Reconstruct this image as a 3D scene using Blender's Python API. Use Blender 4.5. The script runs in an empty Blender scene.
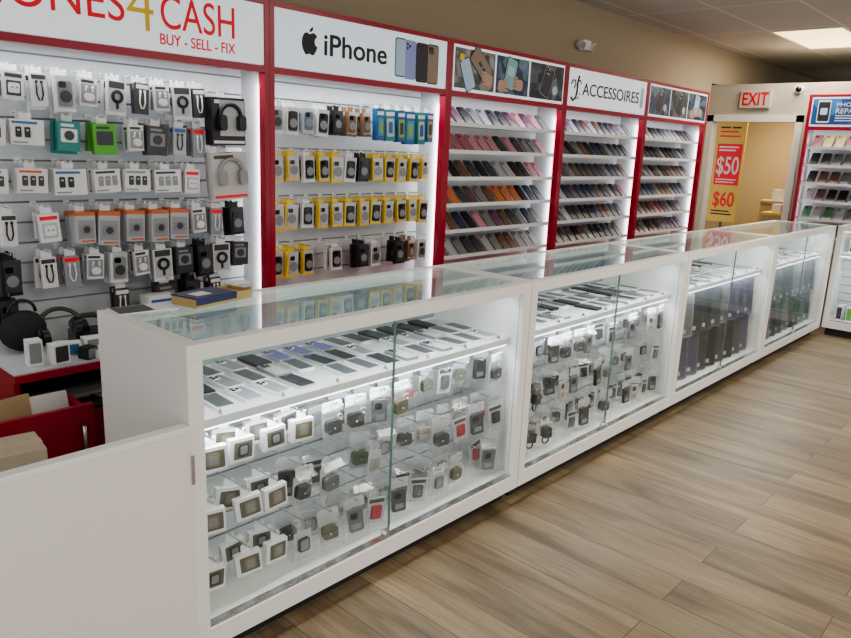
import bpy, math, random
from mathutils import Matrix, Vector
random.seed(7)
SC=bpy.context.scene
COL=SC.collection
T=Matrix.Translation
def RZ(d): return Matrix.Rotation(math.radians(d),4,'Z')
def RX(d): return Matrix.Rotation(math.radians(d),4,'X')
def RY(d): return Matrix.Rotation(math.radians(d),4,'Y')
def SCL(s): return Matrix.Scale(s,4)

# ---------------------------------------------------------------- materials
def mat(name,c,rough=.5,metal=0,emit=0,ec=None,noise=0,scale=20,bump=0,coat=0):
    m=bpy.data.materials.new(name); m.use_nodes=True
    nt=m.node_tree; b=nt.nodes['Principled BSDF']
    b.inputs['Base Color'].default_value=(*c,1); b.inputs['Roughness'].default_value=rough
    b.inputs['Metallic'].default_value=metal
    if coat: b.inputs['Coat Weight'].default_value=coat
    if emit:
        b.inputs['Emission Color'].default_value=(*(ec or c),1); b.inputs['Emission Strength'].default_value=emit
    if noise or bump:
        tc=nt.nodes.new('ShaderNodeTexCoord'); n=nt.nodes.new('ShaderNodeTexNoise'); n.inputs['Scale'].default_value=scale
        n.inputs['Detail'].default_value=4
        nt.links.new(tc.outputs['Object'],n.inputs['Vector'])
        if noise:
            r=nt.nodes.new('ShaderNodeMixRGB'); r.inputs[1].default_value=(*[x*(1-noise) for x in c],1); r.inputs[2].default_value=(*[min(1,x*(1+noise)) for x in c],1)
            nt.links.new(n.outputs['Fac'],r.inputs[0]); nt.links.new(r.outputs[0],b.inputs['Base Color'])
        if bump:
            bp=nt.nodes.new('ShaderNodeBump'); bp.inputs['Strength'].default_value=bump; bp.inputs['Distance'].default_value=.002
            nt.links.new(n.outputs['Fac'],bp.inputs['Height']); nt.links.new(bp.outputs[0],b.inputs['Normal'])
    return m
def glassmat(name,tint=(1,1,1),f0=.04,haze=0.0,rough=0.0,k=.9):
    # thin clear sheet: Schlick reflection over straight transmission
    m=bpy.data.materials.new(name); m.use_nodes=True; nt=m.node_tree; nt.nodes.clear()
    o=nt.nodes.new('ShaderNodeOutputMaterial'); tr=nt.nodes.new('ShaderNodeBsdfTransparent'); tr.inputs[0].default_value=(*tint,1)
    g=nt.nodes.new('ShaderNodeBsdfGlossy'); g.inputs['Roughness'].default_value=rough; g.inputs['Color'].default_value=(1,1,1,1)
    lw=nt.nodes.new('ShaderNodeLayerWeight'); lw.inputs[0].default_value=.5
    p=nt.nodes.new('ShaderNodeMath'); p.operation='POWER'; p.inputs[1].default_value=5; nt.links.new(lw.outputs['Facing'],p.inputs[0])
    a=nt.nodes.new('ShaderNodeMath'); a.operation='MULTIPLY_ADD'; a.inputs[1].default_value=k; a.inputs[2].default_value=f0; nt.links.new(p.outputs[0],a.inputs[0])
    mx=nt.nodes.new('ShaderNodeMixShader'); nt.links.new(a.outputs[0],mx.inputs[0]); nt.links.new(tr.outputs[0],mx.inputs[1]); nt.links.new(g.outputs[0],mx.inputs[2])
    last=mx
    if haze:
        d=nt.nodes.new('ShaderNodeBsdfDiffuse'); d.inputs[0].default_value=(.8,.82,.84,1)
        m2=nt.nodes.new('ShaderNodeMixShader'); m2.inputs[0].default_value=haze
        nt.links.new(mx.outputs[0],m2.inputs[1]); nt.links.new(d.outputs[0],m2.inputs[2]); last=m2
    nt.links.new(last.outputs[0],o.inputs[0]); return m

WHITE=mat('white_laminate',(.79,.78,.75),.35,noise=.02,scale=3)
CREAM=mat('cream_laminate',(.76,.73,.67),.4,noise=.03,scale=2)
SHELFW=mat('shelf_white',(.72,.73,.74),.4)
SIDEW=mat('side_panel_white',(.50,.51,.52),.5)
SLAT=mat('slat_white',(.60,.63,.65),.4)
GROOVE=mat('slat_groove',(.27,.29,.32),.5)
RED=mat('crimson_laminate',(.33,.008,.028),.3,noise=.05,scale=4)
REDT=mat('red_print',(.75,.015,.03),.5,emit=.15)  # slight glow put into the print so the red reads brighter
YEL=mat('yellow_print',(.82,.56,.05),.5)
BLACK=mat('black_plastic',(.012,.012,.014),.35)
DARK=mat('dark_grey_plastic',(.05,.05,.055),.4)
GREY=mat('mid_grey',(.25,.26,.27),.5)
SILV=mat('silver_metal',(.7,.71,.73),.25,metal=1)
STEEL=mat('steel_hook',(.65,.66,.68),.3,metal=1)
SIGN=mat('sign_white',(.80,.85,.90),.5,emit=.35)
SIGNB=mat('sign_pale_blue',(.72,.82,.90),.5,emit=.35)
LED=mat('led_strip',(1,1,1),.5,emit=4,ec=(.92,.97,1))
LENS=mat('lens_black',(.004,.004,.006),.1)
CARDW=mat('card_white',(.76,.76,.76),.5)
CLEARP=mat('clear_tray_grey',(.52,.54,.55),.2)
EDGE=mat('glass_edge_green',(.12,.20,.18),.2)
BACKP=mat('back_door_grey_glass',(.26,.30,.31),.15)
TOE=mat('toe_kick_black',(.02,.02,.022),.6)
KRAFT=mat('kraft_cardboard',(.45,.33,.2),.8,noise=.1)
GLASS=glassmat('display_glass',(.97,.985,.98),.02,k=.2)
TOPG=glassmat('counter_top_glass',(.89,.95,.94),.055,k=.7)
BAG=glassmat('clear_bag',(.95,.95,.96),.05,haze=.05,rough=.12,k=.4)
SLEEVE=glassmat('clear_sleeve',(.95,.95,.96),.03,haze=.01,rough=.08,k=.22)

# ---------------------------------------------------------------- mesh builder
class MB:
    def __init__(s): s.v=[];s.f=[];s.mi=[];s.mats=[];s.sm=[];s.M=Matrix.Identity(4)
    def _m(s,m):
        if m not in s.mats: s.mats.append(m)
        return s.mats.index(m)
    def add(s,vs,fs,m,smooth=False):
        b=len(s.v); s.v+= [tuple(s.M@Vector(v)) for v in vs]; k=s._m(m)
        for f in fs: s.f.append([b+i for i in f]); s.mi.append(k); s.sm.append(smooth)
        return s
    def box(s,x0,x1,y0,y1,z0,z1,m):
        vs=[(x,y,z) for z in(z0,z1) for y in(y0,y1) for x in(x0,x1)]
        return s.add(vs,[(0,2,3,1),(4,5,7,6),(0,1,5,4),(2,6,7,3),(0,4,6,2),(1,3,7,5)],m)
    def quad(s,a,b,c,d,m): return s.add([a,b,c,d],[(0,1,2,3)],m)
    def crinkle(s,x0,x1,z0,z1,y,amp,m,rnd,nx=4,nz=6):
        vs=[(x0+(x1-x0)*i/nx,y+(rnd.uniform(-amp,amp) if 0<j<nz else 0),z0+(z1-z0)*j/nz) for j in range(nz+1) for i in range(nx+1)]
        w=nx+1
        return s.add(vs,[(j*w+i,j*w+i+1,(j+1)*w+i+1,(j+1)*w+i) for j in range(nz) for i in range(nx)],m)
    def poly(s,pts,m,y0,y1):
        n=len(pts); vs=[(x,y0,z) for x,z in pts]+[(x,y1,z) for x,z in pts]
        fs=[tuple(range(n)),tuple(range(2*n-1,n-1,-1))]+[(i,i+n,(i+1)%n+n,(i+1)%n) for i in range(n)]
        return s.add(vs,fs,m)
    def rr(s,cx,cz,w,h,r,y0,y1,m,n=4):
        p=[]
        for qx,qz,a0 in((1,1,0),(-1,1,90),(-1,-1,180),(1,-1,270)):
            for i in range(n+1):
                a=math.radians(a0+90*i/n); p.append((cx+qx*(w/2-r)+r*math.cos(a),cz+qz*(h/2-r)+r*math.sin(a)))
        return s.poly(p,m,y0,y1)
    def cyl(s,p0,p1,r,m,n=12,r2=None):
        p0=Vector(p0);p1=Vector(p1);d=(p1-p0).normalized(); r2=r if r2 is None else r2
        a=d.orthogonal().normalized(); b=d.cross(a)
        vs=[]
        for p,rr in((p0,r),(p1,r2)):
            for i in range(n):
                t=2*math.pi*i/n; vs.append(tuple(p+a*rr*math.cos(t)+b*rr*math.sin(t)))
        s.add(vs,[(i,(i+1)%n,(i+1)%n+n,i+n) for i in range(n)],m,True)
        return s.add(vs,[tuple(range(n-1,-1,-1)),tuple(range(n,2*n))],m)
    def tube(s,pts,r,m,n=8,closed=False):
        P=[Vector(p) for p in pts]; N=len(P); vs=[]; prev=None
        for i,p in enumerate(P):
            if closed: t=(P[(i+1)%N]-P[i-1])
            else: t=P[min(i+1,N-1)]-P[max(i-1,0)]
            t.normalize()
            a=t.orthogonal().normalized() if prev is None else (prev-t*prev.dot(t)).normalized()
            prev=a; b=t.cross(a)
            for j in range(n):
                q=2*math.pi*j/n; vs.append(tuple(p+a*r*math.cos(q)+b*r*math.sin(q)))
        fs=[]
        for i in range(N if closed else N-1):
            for j in range(n):
                k=(i+1)%N; fs.append((i*n+j,i*n+(j+1)%n,k*n+(j+1)%n,k*n+j))
        if not closed: fs+= [tuple(range(n-1,-1,-1)),tuple((N-1)*n+j for j in range(n))]
        return s.add(vs,fs,m,True)
    def ring(s,c,R,r,m,axis='Y',a0=0,a1=360,n=24):
        pts=[]
        full=(a1-a0)>=360; k=n if full else n+1
        for i in range(k):
            a=math.radians(a0+(a1-a0)*i/n); x,y=R*math.cos(a),R*math.sin(a)
            pts.append((c[0]+x,c[1],c[2]+y) if axis=='Y' else ((c[0]+x,c[1]+y,c[2]) if axis=='Z' else (c[0],c[1]+x,c[2]+y)))
        return s.tube(pts,r,m,6,full)
    def ball(s,c,r,m,n=12,sc=(1,1,1)):
        vs=[];fs=[];h=n//2
        for i in range(h+1):
            ph=math.pi*i/h
            for j in range(n):
                t=2*math.pi*j/n
                vs.append((c[0]+r*sc[0]*math.sin(ph)*math.cos(t),c[1]+r*sc[1]*math.sin(ph)*math.sin(t),c[2]+r*sc[2]*math.cos(ph)))
        for i in range(h):
            for j in range(n): fs.append((i*n+j,(i+1)*n+j,(i+1)*n+(j+1)%n,i*n+(j+1)%n))
        return s.add(vs,fs,m,True)
    def mesh(s,name):
        me=bpy.data.meshes.new(name); me.from_pydata(s.v,[],s.f)
        for m in s.mats: me.materials.append(m)
        me.polygons.foreach_set('material_index',s.mi); me.polygons.foreach_set('use_smooth',s.sm); me.update(); return me
KIDS={}
def bev(o,w=.002):
    b=o.modifiers.new('bevel','BEVEL'); b.width=w; b.segments=2; b.limit_method='ANGLE'; return o
def thing(name,label,cat,mb=None,M=None,group=None,link=True):
    o=bpy.data.objects.new(name,mb.mesh(name) if mb else None)
    o['label']=label; o['category']=cat
    if group: o['group']=group
    if M is not None: o.matrix_basis=M
    if mb is None: o.empty_display_size=.05
    if link: COL.objects.link(o)
    KIDS[o]=[]; return o
def part(p,name,mb,label=None,link=True,M=None,me=None):
    o=bpy.data.objects.new(name,me or mb.mesh(name)); o.parent=p
    if M is not None: o.matrix_basis=M
    if label: o['label']=label
    if link: COL.objects.link(o)
    KIDS[o]=[]; KIDS.setdefault(p,[]).append(o); return o
def inst(t,M,group=None,label=None):
    def cp(o,par):
        c=o.copy(); COL.objects.link(c)
        if par: c.parent=par; c.matrix_parent_inverse=Matrix.Identity(4)
        for k in KIDS[o]: cp(k,c)
        return c
    r=cp(t,None); r.matrix_basis=M
    if group: r['group']=group
    if label: r['label']=label
    return r
def struct(name,mb):
    o=bpy.data.objects.new(name,mb.mesh(name)); o['kind']='structure'; COL.objects.link(o); return o
def textpart(p,name,body,x0,zc,w,cap,y,m,label=None,link=True,thin=0):
    cu=bpy.data.curves.new('txt','FONT'); cu.body=body; cu.size=1; cu.extrude=0.02; cu.offset=-thin
    o=bpy.data.objects.new('txt',cu); COL.objects.link(o); bpy.context.view_layer.update()
    me=bpy.data.meshes.new_from_object(o.evaluated_get(bpy.context.evaluated_depsgraph_get()))
    bpy.data.objects.remove(o)
    xs=[v.co.x for v in me.vertices]; mnx,mxx=min(xs),max(xs)
    sx=w/(mxx-mnx); sy=cap/0.69; ext=.001
    for v in me.vertices:
        vx,vy,vz=v.co; v.co=(x0+(vx-mnx)*sx, y-ext+(-ext if vz>0 else ext), zc-cap/2+vy*sy)
    me.materials.clear(); me.materials.append(m)
    return part(p,name,None,label,link,me=me)

# ---------------------------------------------------------------- dimensions
H=.97; W=1.526; D=.512; YW=1.317; WB=1.270; X0=1.201; ZT=2.102; ZS=1.815
XF=6.9; ZC=2.6; YB=1.56

# ---------------------------------------------------------------- room
def floor_mat():
    m=bpy.data.materials.new('plank_floor'); m.use_nodes=True; nt=m.node_tree; N=nt.nodes; L=nt.links; b=N['Principled BSDF']
    tc=N.new('ShaderNodeTexCoord'); mp=N.new('ShaderNodeMapping'); mp.inputs['Rotation'].default_value=(0,0,math.radians(90))
    L.new(tc.outputs['Object'],mp.inputs[0])
    br=N.new('ShaderNodeTexBrick'); br.offset=.37; br.inputs['Scale'].default_value=1; br.inputs['Brick Width'].default_value=1.22; br.inputs['Row Height'].default_value=.165
    br.inputs['Mortar Size'].default_value=.0018; br.inputs['Mortar Smooth'].default_value=.2; br.inputs['Bias'].default_value=0
    br.inputs['Color1'].default_value=(.0,.0,.0,1); br.inputs['Color2'].default_value=(1,1,1,1); br.inputs['Mortar'].default_value=(.5,.5,.5,1)
    L.new(mp.outputs[0],br.inputs[0])
    def grain(sx,sy,sc,det,rgh,dist):
        m2=N.new('ShaderNodeMapping'); m2.inputs['Scale'].default_value=(sx,sy,1); L.new(mp.outputs[0],m2.inputs[0])
        add=N.new('ShaderNodeVectorMath'); add.operation='MULTIPLY_ADD'; add.inputs[1].default_value=(9,9,9); L.new(br.outputs['Color'],add.inputs[0]); L.new(m2.outputs[0],add.inputs[2])
        n=N.new('ShaderNodeTexNoise'); n.inputs['Scale'].default_value=sc; n.inputs['Detail'].default_value=det; n.inputs['Roughness'].default_value=rgh; n.inputs['Distortion'].default_value=dist; L.new(add.outputs[0],n.inputs[0]); return n
    n1=grain(.9,6,1.6,3,.5,.7); n2=grain(2.2,60,2.2,5,.6,.3)
    cr=N.new('ShaderNodeValToRGB'); e=cr.color_ramp.elements; e[0].position=.26; e[0].color=(.150,.108,.068,1); e[1].position=.74; e[1].color=(.355,.280,.185,1)
    k=e.new(.48); k.color=(.265,.200,.126,1); L.new(n1.outputs['Fac'],cr.inputs[0])
    g2=N.new('ShaderNodeValToRGB'); g2.color_ramp.elements[0].position=.36; g2.color_ramp.elements[0].color=(.68,.66,.63,1); g2.color_ramp.elements[1].position=.60; g2.color_ramp.elements[1].color=(1.05,1.05,1.05,1); L.new(n2.outputs['Fac'],g2.inputs[0])
    mg=N.new('ShaderNodeMixRGB'); mg.blend_type='MULTIPLY'; mg.inputs[0].default_value=.75; L.new(cr.outputs[0],mg.inputs[1]); L.new(g2.outputs[0],mg.inputs[2])
    mu=N.new('ShaderNodeMixRGB'); mu.blend_type='MULTIPLY'; mu.inputs[0].default_value=1
    tr=N.new('ShaderNodeValToRGB'); tr.color_ramp.elements[0].color=(.74,.745,.76,1); tr.color_ramp.elements[1].color=(1.10,1.08,1.03,1); L.new(br.outputs['Color'],tr.inputs[0])
    L.new(mg.outputs[0],mu.inputs[1]); L.new(tr.outputs[0],mu.inputs[2])
    m3=N.new('ShaderNodeMixRGB'); m3.inputs[2].default_value=(.07,.05,.035,1); L.new(br.outputs['Fac'],m3.inputs[0]); L.new(mu.outputs[0],m3.inputs[1])
    L.new(m3.outputs[0],b.inputs['Base Color']); b.inputs['Roughness'].default_value=.42
    return m
def ceil_mat():
    m=bpy.data.materials.new('ceiling_tiles'); m.use_nodes=True; nt=m.node_tree; N=nt.nodes; L=nt.links; b=N['Principled BSDF']
    tc=N.new('ShaderNodeTexCoord'); br=N.new('ShaderNodeTexBrick'); br.offset=0
    mp=N.new('ShaderNodeMapping'); mp.inputs['Location'].default_value=(-.1,-.2,0); L.new(tc.outputs['Object'],mp.inputs[0]); L.new(mp.outputs[0],br.inputs[0])
    br.inputs['Scale'].default_value=1; br.inputs['Brick Width'].default_value=1.2; br.inputs['Row Height'].default_value=.6; br.inputs['Mortar Size'].default_value=.011
    br.inputs['Color1'].default_value=(.46,.435,.38,1); br.inputs['Color2'].default_value=(.51,.485,.43,1); br.inputs['Mortar'].default_value=(.66,.63,.57,1)
    L.new(br.outputs['Color'],b.inputs['Base Color']); b.inputs['Roughness'].default_value=.9; return m
TAN=mat('tan_wall_paint',(.41,.335,.23),.8,noise=.03,scale=2,bump=.1)
GWALL=mat('warm_grey_wall_paint',(.42,.38,.31),.8,noise=.03,scale=2)
WARM=mat('cream_wall_paint',(.48,.36,.20),.8,noise=.03,scale=2)
FR=mat('door_frame_paint',(.68,.66,.62),.5)
struct('floor',MB().box(-3,12,-6,3.2,-.05,0,floor_mat()))
struct('ceiling',MB().box(-3,12,-6,1.7,ZC,ZC+.05,ceil_mat()))
struct('wall_back',MB().box(-3,XF,YB,YB+.1,0,ZC,TAN).box(XF,10.6,YB,YB+.1,2.25,ZC,TAN))
struct('wall_far',MB().box(XF,XF+.1,1.52,YB,0,2.22,GWALL).box(XF,XF+.1,.68,1.52,1.875,2.22,GWALL).box(XF,XF+.1,-6,.68,0,2.22,GWALL))
struct('wall_end',MB().box(10.6,10.7,-6,3.2,0,ZC,TAN))
struct('wall_office',MB().box(9.2,9.3,-2,3.1,0,2.2,WARM).box(XF+.1,9.2,3.0,3.1,0,2.2,WARM).box(XF+.1,9.2,-.6,-.5,0,2.2,WARM))
struct('ceiling_office',MB().box(XF+.1,9.2,-.5,3.0,2.2,2.24,GWALL))
struct('trim_door_frame',MB().box(XF-.02,XF+.12,.62,.685,0,1.93,FR).box(XF-.02,XF+.12,1.49,1.555,0,1.93,FR).box(XF-.02,XF+.12,.62,1.555,1.865,1.935,FR))

# troffers
def troffer():
    t=thing('ceiling_light_panel','recessed fluorescent ceiling panel glowing warm white','ceiling light',MB().box(0,1.19,0,.02,-.012,.0,FR).box(0,1.19,.57,.59,-.012,0,FR).box(0,.02,.02,.57,-.012,0,FR).box(1.17,1.19,.02,.57,-.012,0,FR),link=False)
    part(t,'diffuser',MB().box(.02,1.17,.02,.57,-.008,0,mat('fluoro_diffuser',(.9,.8,.5),.5,emit=2.3,ec=(1,.80,.38))),link=False)
    return t
TR=troffer()
for x,y in((6.12,.20),(2.5,-1.6),(6.1,-2.8),(-.6,-2.8),(2.5,-4.0)):  # first panel is the visible one; the others are unseen, added for illumination
    inst(TR,T((x,y,ZC)),'recessed ceiling light panels')
    ld=bpy.data.lights.new('troffer_lamp','AREA'); ld.shape='RECTANGLE'; ld.size=1.1; ld.size_y=.5; ld.energy=34; ld.color=(1,.95,.87)
    lo=bpy.data.objects.new('troffer_lamp',ld); lo.location=(x+.6,y+.3,ZC-.035); COL.objects.link(lo)

def area(name,M,sx,sy,e,c=(1,1,1)):
    ld=bpy.data.lights.new(name,'AREA'); ld.shape='RECTANGLE'; ld.size=sx; ld.size_y=sy; ld.energy=e; ld.color=c
    lo=bpy.data.objects.new(name,ld); lo.matrix_basis=M; COL.objects.link(lo)
area('office_lamp',T((8.2,1.2,2.17)),1,.5,34,(1,.85,.6))

# exit sign
ex=thing('exit_sign','pale grey box exit sign with red lettering above a doorway','exit sign',MB().box(-.145,.145,-.035,0,-.085,.085,mat('exit_plate',(.45,.43,.40),.5)),T((XF,1.09,2.085))@RZ(-90))
textpart(ex,'lettering','EXIT',-.125,0,.25,.12,-.036,mat('exit_red',(.62,.0,.004),.6),thin=-.02)
cam_=thing('security_camera','small white dome camera fixed to the wall','camera',MB().cyl((0,0,0),(0,-.03,0),.04,CARDW,16),T((XF,.70,2.17))@RZ(-90))
part(cam_,'dome',MB().ball((0,-.03,0),.03,LENS,14))
em=thing('emergency_light','small white emergency light with two round lamp heads','emergency light',MB().rr(0,0,.12,.07,.01,-.045,0,CARDW),T((4.30,YB,2.30)))
for sx in(-1,1):
    em2=part(em,'lamp_head',MB().cyl((sx*.075,-.015,.0),(sx*.085,-.06,-.012),.028,CARDW,14,.034).cyl((sx*.085,-.06,-.012),(sx*.0855,-.063,-.0125),.028,GREY,14))

# ---------------------------------------------------------------- display counter
def counter():
    o=thing('display_counter','white framed glass display counter with sliding glass front doors','display counter',None,link=False)
    f=MB(); P=.045
    f.box(0,W,0,D,.07,.135,WHITE)
    f.box(0,P,0,.035,.135,.925,WHITE).box(W-P,W,0,.035,.135,.925,WHITE)
    f.box(0,.018,.035,D,.135,.925,WHITE).box(W-.018,W,.035,D,.135,.925,WHITE)
    f.box(.018,W-.018,D-.016,D,.135,.735,WHITE)
    f.box(0,W,0,.042,.925,H,WHITE).box(0,W,D-.042,D,.925,H,WHITE).box(0,P,.042,D-.042,.925,H,WHITE).box(W-P,W,.042,D-.042,.925,H,WHITE)
    bev(part(o,'body',f,link=False),.002)
    part(o,'toe_kick',MB().box(.02,W-.02,.06,D-.02,0,.07,TOE),'black recessed plinth',link=False)
    part(o,'glass_top',MB().box(P-.004,W-P+.004,.038,D-.038,.963,.9695,TOPG),'clear greenish glass top pane',link=False)
    part(o,'back_door',MB().box(.018,W/2+.01,D-.014,D-.009,.735,.925,BACKP),'dark tinted sliding rear panel',link=False)
    part(o,'back_door',MB().box(W/2-.01,W-.018,D-.007,D-.002,.735,.925,BACKP),'dark tinted sliding rear panel',link=False)
    part(o,'shelf',MB().box(.018,W-.018,.07,D-.016,.705,.73,SHELFW),'white laminate shelf',link=False)
    s=MB(); z=.135
    while z<.70:
        z1=min(z+.066,.705); s.box(.018,W-.018,.32,.335,z,z1,SLAT); z+=.073
    s.box(.018,W-.018,.329,.34,.135,.705,GROOVE)
    part(o,'slat_panel',s,'grooved white slat panel',link=False)
    d1=part(o,'door',MB().box(P,.756,.010,.015,.14,.925,GLASS),'clear sliding glass pane',link=False)
    part(d1,'edge_trim',MB().box(.756,.761,.009,.016,.14,.925,EDGE),'polished green pane edge',link=False)
    part(d1,'lock',MB().cyl((.735,-.008,.158),(.735,.02,.158),.011,SILV,14).box(.715,.755,.004,.009,.14,.178,SILV),'chrome showcase lock',link=False)
    d2=part(o,'door',MB().box(.735,W-P,.020,.025,.14,.925,GLASS),'clear sliding glass pane',link=False)
    part(o,'track',MB().box(P,W-P,.004,.03,.135,.142,SILV),'metal sliding door track',link=False)
    part(o,'light_strip',MB().box(P,W-P,.045,.060,.918,.926,LED),'glowing white light strip',link=False)
    part(o,'light_strip',MB().box(P,W-P,.075,.090,.698,.7045,LED),'glowing white light strip',link=False)
    return o
CT=counter()
croots=[]
def add_counter(M,label=None,low=3.0):
    c=inst(CT,M,'row of display counters',label); croots.append(c)
    area('case_lamp',M@T((W/2,.065,.905))@RX(25),W-.15,.02,2.7,(.92,.97,1))
    area('case_lamp',M@T((W/2,.060,.69))@RX(28),W-.15,.02,low,(.92,.97,1))
CM=[T((i*(W+.005)-.003,0,0)) for i in range(4)]
labs=['white framed glass counter with boxed watch cases beside a low panel','white framed glass counter holding phones and bagged accessories',
 'white framed glass counter with phones above sleeved tablets','white framed glass counter of phones and tablets at the corner']
for M,l,e in zip(CM,labs,(3.0,3.0,1.5,1.5)): add_counter(M,l,e)
CM5=T((4*W+.045,-.006,0))@RZ(-90)
add_counter(CM5,'white framed glass counter turned across the end of the row')

# ---------------------------------------------------------------- phones
def phone_tpl(face,rim,label,back=False):
    o=thing('phone',label,'phone',None,link=False)
    b=MB(); b.M=Matrix(((1,0,0,0),(0,0,1,0),(0,-1,0,0),(0,0,0,1)))
    b.rr(0,0,.0755,.151,.012,0,-.011,rim)
    part(o,'body',b,link=False)
    g=MB(); g.M=b.M; g.rr(0,0,.0635,.139,.009,-.011,-.0116,face)
    if back:
        g.rr(-.012,.044,.038,.040,.009,-.0116,-.0135,rim)
        for dx,dz in((-.021,.053),(-.003,.044),(-.021,.035)): g.cyl((dx,-.0135,dz),(dx,-.0155,dz),.0072,LENS,10)
        part(o,'back_cover',g,link=False)
    else:
        g.box(-.010,.010,-.0120,-.0116,.060,.064,GREY)
        part(o,'screen',g,link=False)
    return o
def pm(n,c,r=.25,me=0): return mat(n,c,r,me)
DSCR=mat('phone_screen_matte',(.02,.023,.028),.35)
ph=[phone_tpl(DSCR,SILV,'smartphone with dark screen and silver edge'),
    phone_tpl(DSCR,BLACK,'smartphone with black screen and black edge'),
    phone_tpl(pm('phone_white',(.66,.66,.65)),GREY,'white smartphone lying face down',True),
    phone_tpl(pm('phone_graphite',(.06,.065,.075),.4),DARK,'graphite smartphone lying face down',True),
    phone_tpl(pm('phone_sand',(.55,.45,.36)),CARDW,'pale gold smartphone lying face down',True),
    phone_tpl(pm('phone_lavender',(.20,.18,.46),.4),SILV,'lavender smartphone lying face down',True),
    phone_tpl(pm('phone_blue',(.05,.10,.34),.4),SILV,'blue smartphone lying face down',True),
    phone_tpl(pm('phone_screen_grey',(.09,.10,.11),.3),CARDW,'smartphone with dark grey screen and white edge'),
    phone_tpl(pm('phone_silver_back',(.30,.32,.34),.4),CARDW,'silver grey smartphone lying face down',True)]
TAG=thing('price_tag','small white folded price tag','price tag',MB().quad((-.02,0,0),(.02,0,0),(.02,.012,.018),(-.02,.012,.018),CARDW).quad((-.02,.024,0),(-.02,.012,.018),(.02,.012,.018),(.02,.024,0),CARDW),link=False)
ZSH=.7305
for ci,M in enumerate(CM):
    g='smartphones on the counter shelf'
    for r,(yc,wts) in enumerate(((.168,[8,7,2,8,7,0,7]),(.305,[7,8,7,1,8,0,2]),(.440,[1,7,0,3,1,8]))):
        for i in range(15):
            if random.random()<(.07 if r==0 else .10): continue
            x=.09+i*.096+random.uniform(-.003,.003)+r*.012
            if x>W-.07: continue
            k=random.choice(wts)
            if ci==1: k=random.choice([0,7,7,2,1])
            if ci==0 and r==0 and i==0: k=4
            if ci==0 and r==2 and 3<i<8: k=random.choice([5,6,5,1])
            inst(ph[k],M@T((x,yc,ZSH))@RZ(random.uniform(-5,5))@SCL(.86),g)
    for i in range(7):
        inst(TAG,M@T((.165+i*.216,.074,ZSH)),'price tags on the counter shelf')

# ---------------------------------------------------------------- hanging stock templates (origin = hook hole, front faces -Y)
def tab(b,w=.035,m=CARDW):
    b.poly([(-w/2,-.022),(-w/2,.004),(-w/2+.005,.009),(-.008,.009),(-.008,.003),(.008,.003),(.008,.009),(w/2-.005,.009),(w/2,.004),(w/2,-.022)],m,-.001,.001)
def window_box(c):
    b=MB(); b.box(-.045,.045,-.014,.010,-.100,-.022,CARDW)
    tab(b)
    o=thing('boxed_watch_case','flat white carton with a clear window showing a watch case','boxed watch case',b,link=False)
    g=MB(); g.rr(.004,-.061,.068,.056,.004,-.0155,-.014,mat('window_tint',(.16,.15,.125),.2)); g.rr(.004,-.061,.040,.042,.009,-.0175,-.0155,c); g.rr(.004,-.061,.026,.028,.005,-.0185,-.0175,GREY)
    part(o,'window',g,link=False); return o
rb=random.Random(3)
def bag_item(kind,c,nm,label,bw=.046,bh=.138):
    b=MB()
    if kind=='pod':
        b.box(-.036,.036,.010,.013,-.128,-.034,CLEARP)
        b.rr(0,-.084,.058,.048,.012,-.012,.010,c); b.box(-.029,.029,-.0125,.0100,-.079,-.0775,BLACK)
        b.ring((.027,-.002,-.056),.011,.0025,STEEL,n=12); b.cyl((0,-.0122,-.088),(0,-.014,-.088),.003,CARDW,8)
    elif kind=='watch':
        b.rr(0,-.082,.042,.048,.008,-.012,.008,c); b.rr(0,-.082,.031,.037,.006,-.013,-.012,GREY)
        b.box(-.034,.034,-.002,0,-.13,-.035,CLEARP)
    elif kind=='plug':
        b.rr(0,-.078,.044,.050,.006,-.020,.012,c); b.box(-.012,-.008,-.030,-.020,-.074,-.062,SILV).box(.008,.012,-.030,-.020,-.074,-.062,SILV)
        b.ring((0,-.0,-.118),.019,.004,c,n=14)
    elif kind=='case':
        b.rr(0,-.082,.056,.086,.006,-.008,.006,c); b.rr(-.008,-.062,.026,.024,.006,-.010,-.008,LENS); b.rr(0,-.104,.034,.020,.003,-.0088,-.008,GREY)
    elif kind=='card':
        b.box(-.038,.038,-.004,0,-.130,-.03,CLEARP).rr(0,-.085,.042,.052,.006,-.012,-.004,c).box(-.032,.032,-.005,-.004,-.050,-.036,DARK)
    o=thing(nm,label,nm.replace('_',' '),b,link=False)
    g=MB()
    g.crinkle(-bw,bw,-bh,-.030,-.022,.005,BAG,rb,3,4)
    g.crinkle(-bw,bw,-bh,-.030,.016,.003,BAG,rb,3,4)
    g.quad((-bw,-.022,-.030),(bw,-.022,-.030),(.042,-.002,-.010),(-.042,-.002,-.010),BAG)
    part(o,'clear_bag',g,link=False)
    h=MB(); h.poly([(-.040,-.030),(-.040,.002),(-.034,.008),(.034,.008),(.040,.002),(.040,-.030)],CLEARP if kind in('pod','case') else BAG,-.0012,.0012)
    part(o,'hang_tab',h,link=False)
    return o
wb=[window_box(DARK),window_box(mat('case_taupe',(.24,.19,.14),.4))]
pc={'black':(.02,.02,.022),'red':(.42,.03,.05),'green':(.10,.14,.08),'sand':(.38,.31,.24),'grey':(.13,.14,.15),'camo':(.13,.13,.08),'cream':(.50,.45,.37),'charcoal':(.05,.05,.055)}
pods=[]
for k,c in pc.items(): pods.append(bag_item('pod',mat('pod_'+k,c,.4),'earbud_case_cover',k+' earbud case cover with ring in clear bag'))
watches=[bag_item('watch',mat('watch_'+k,pc[k],.4),'watch_case',k+' watch case on pale card in clear bag',.040,.145) for k in('black','grey','sand','charcoal')]
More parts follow.
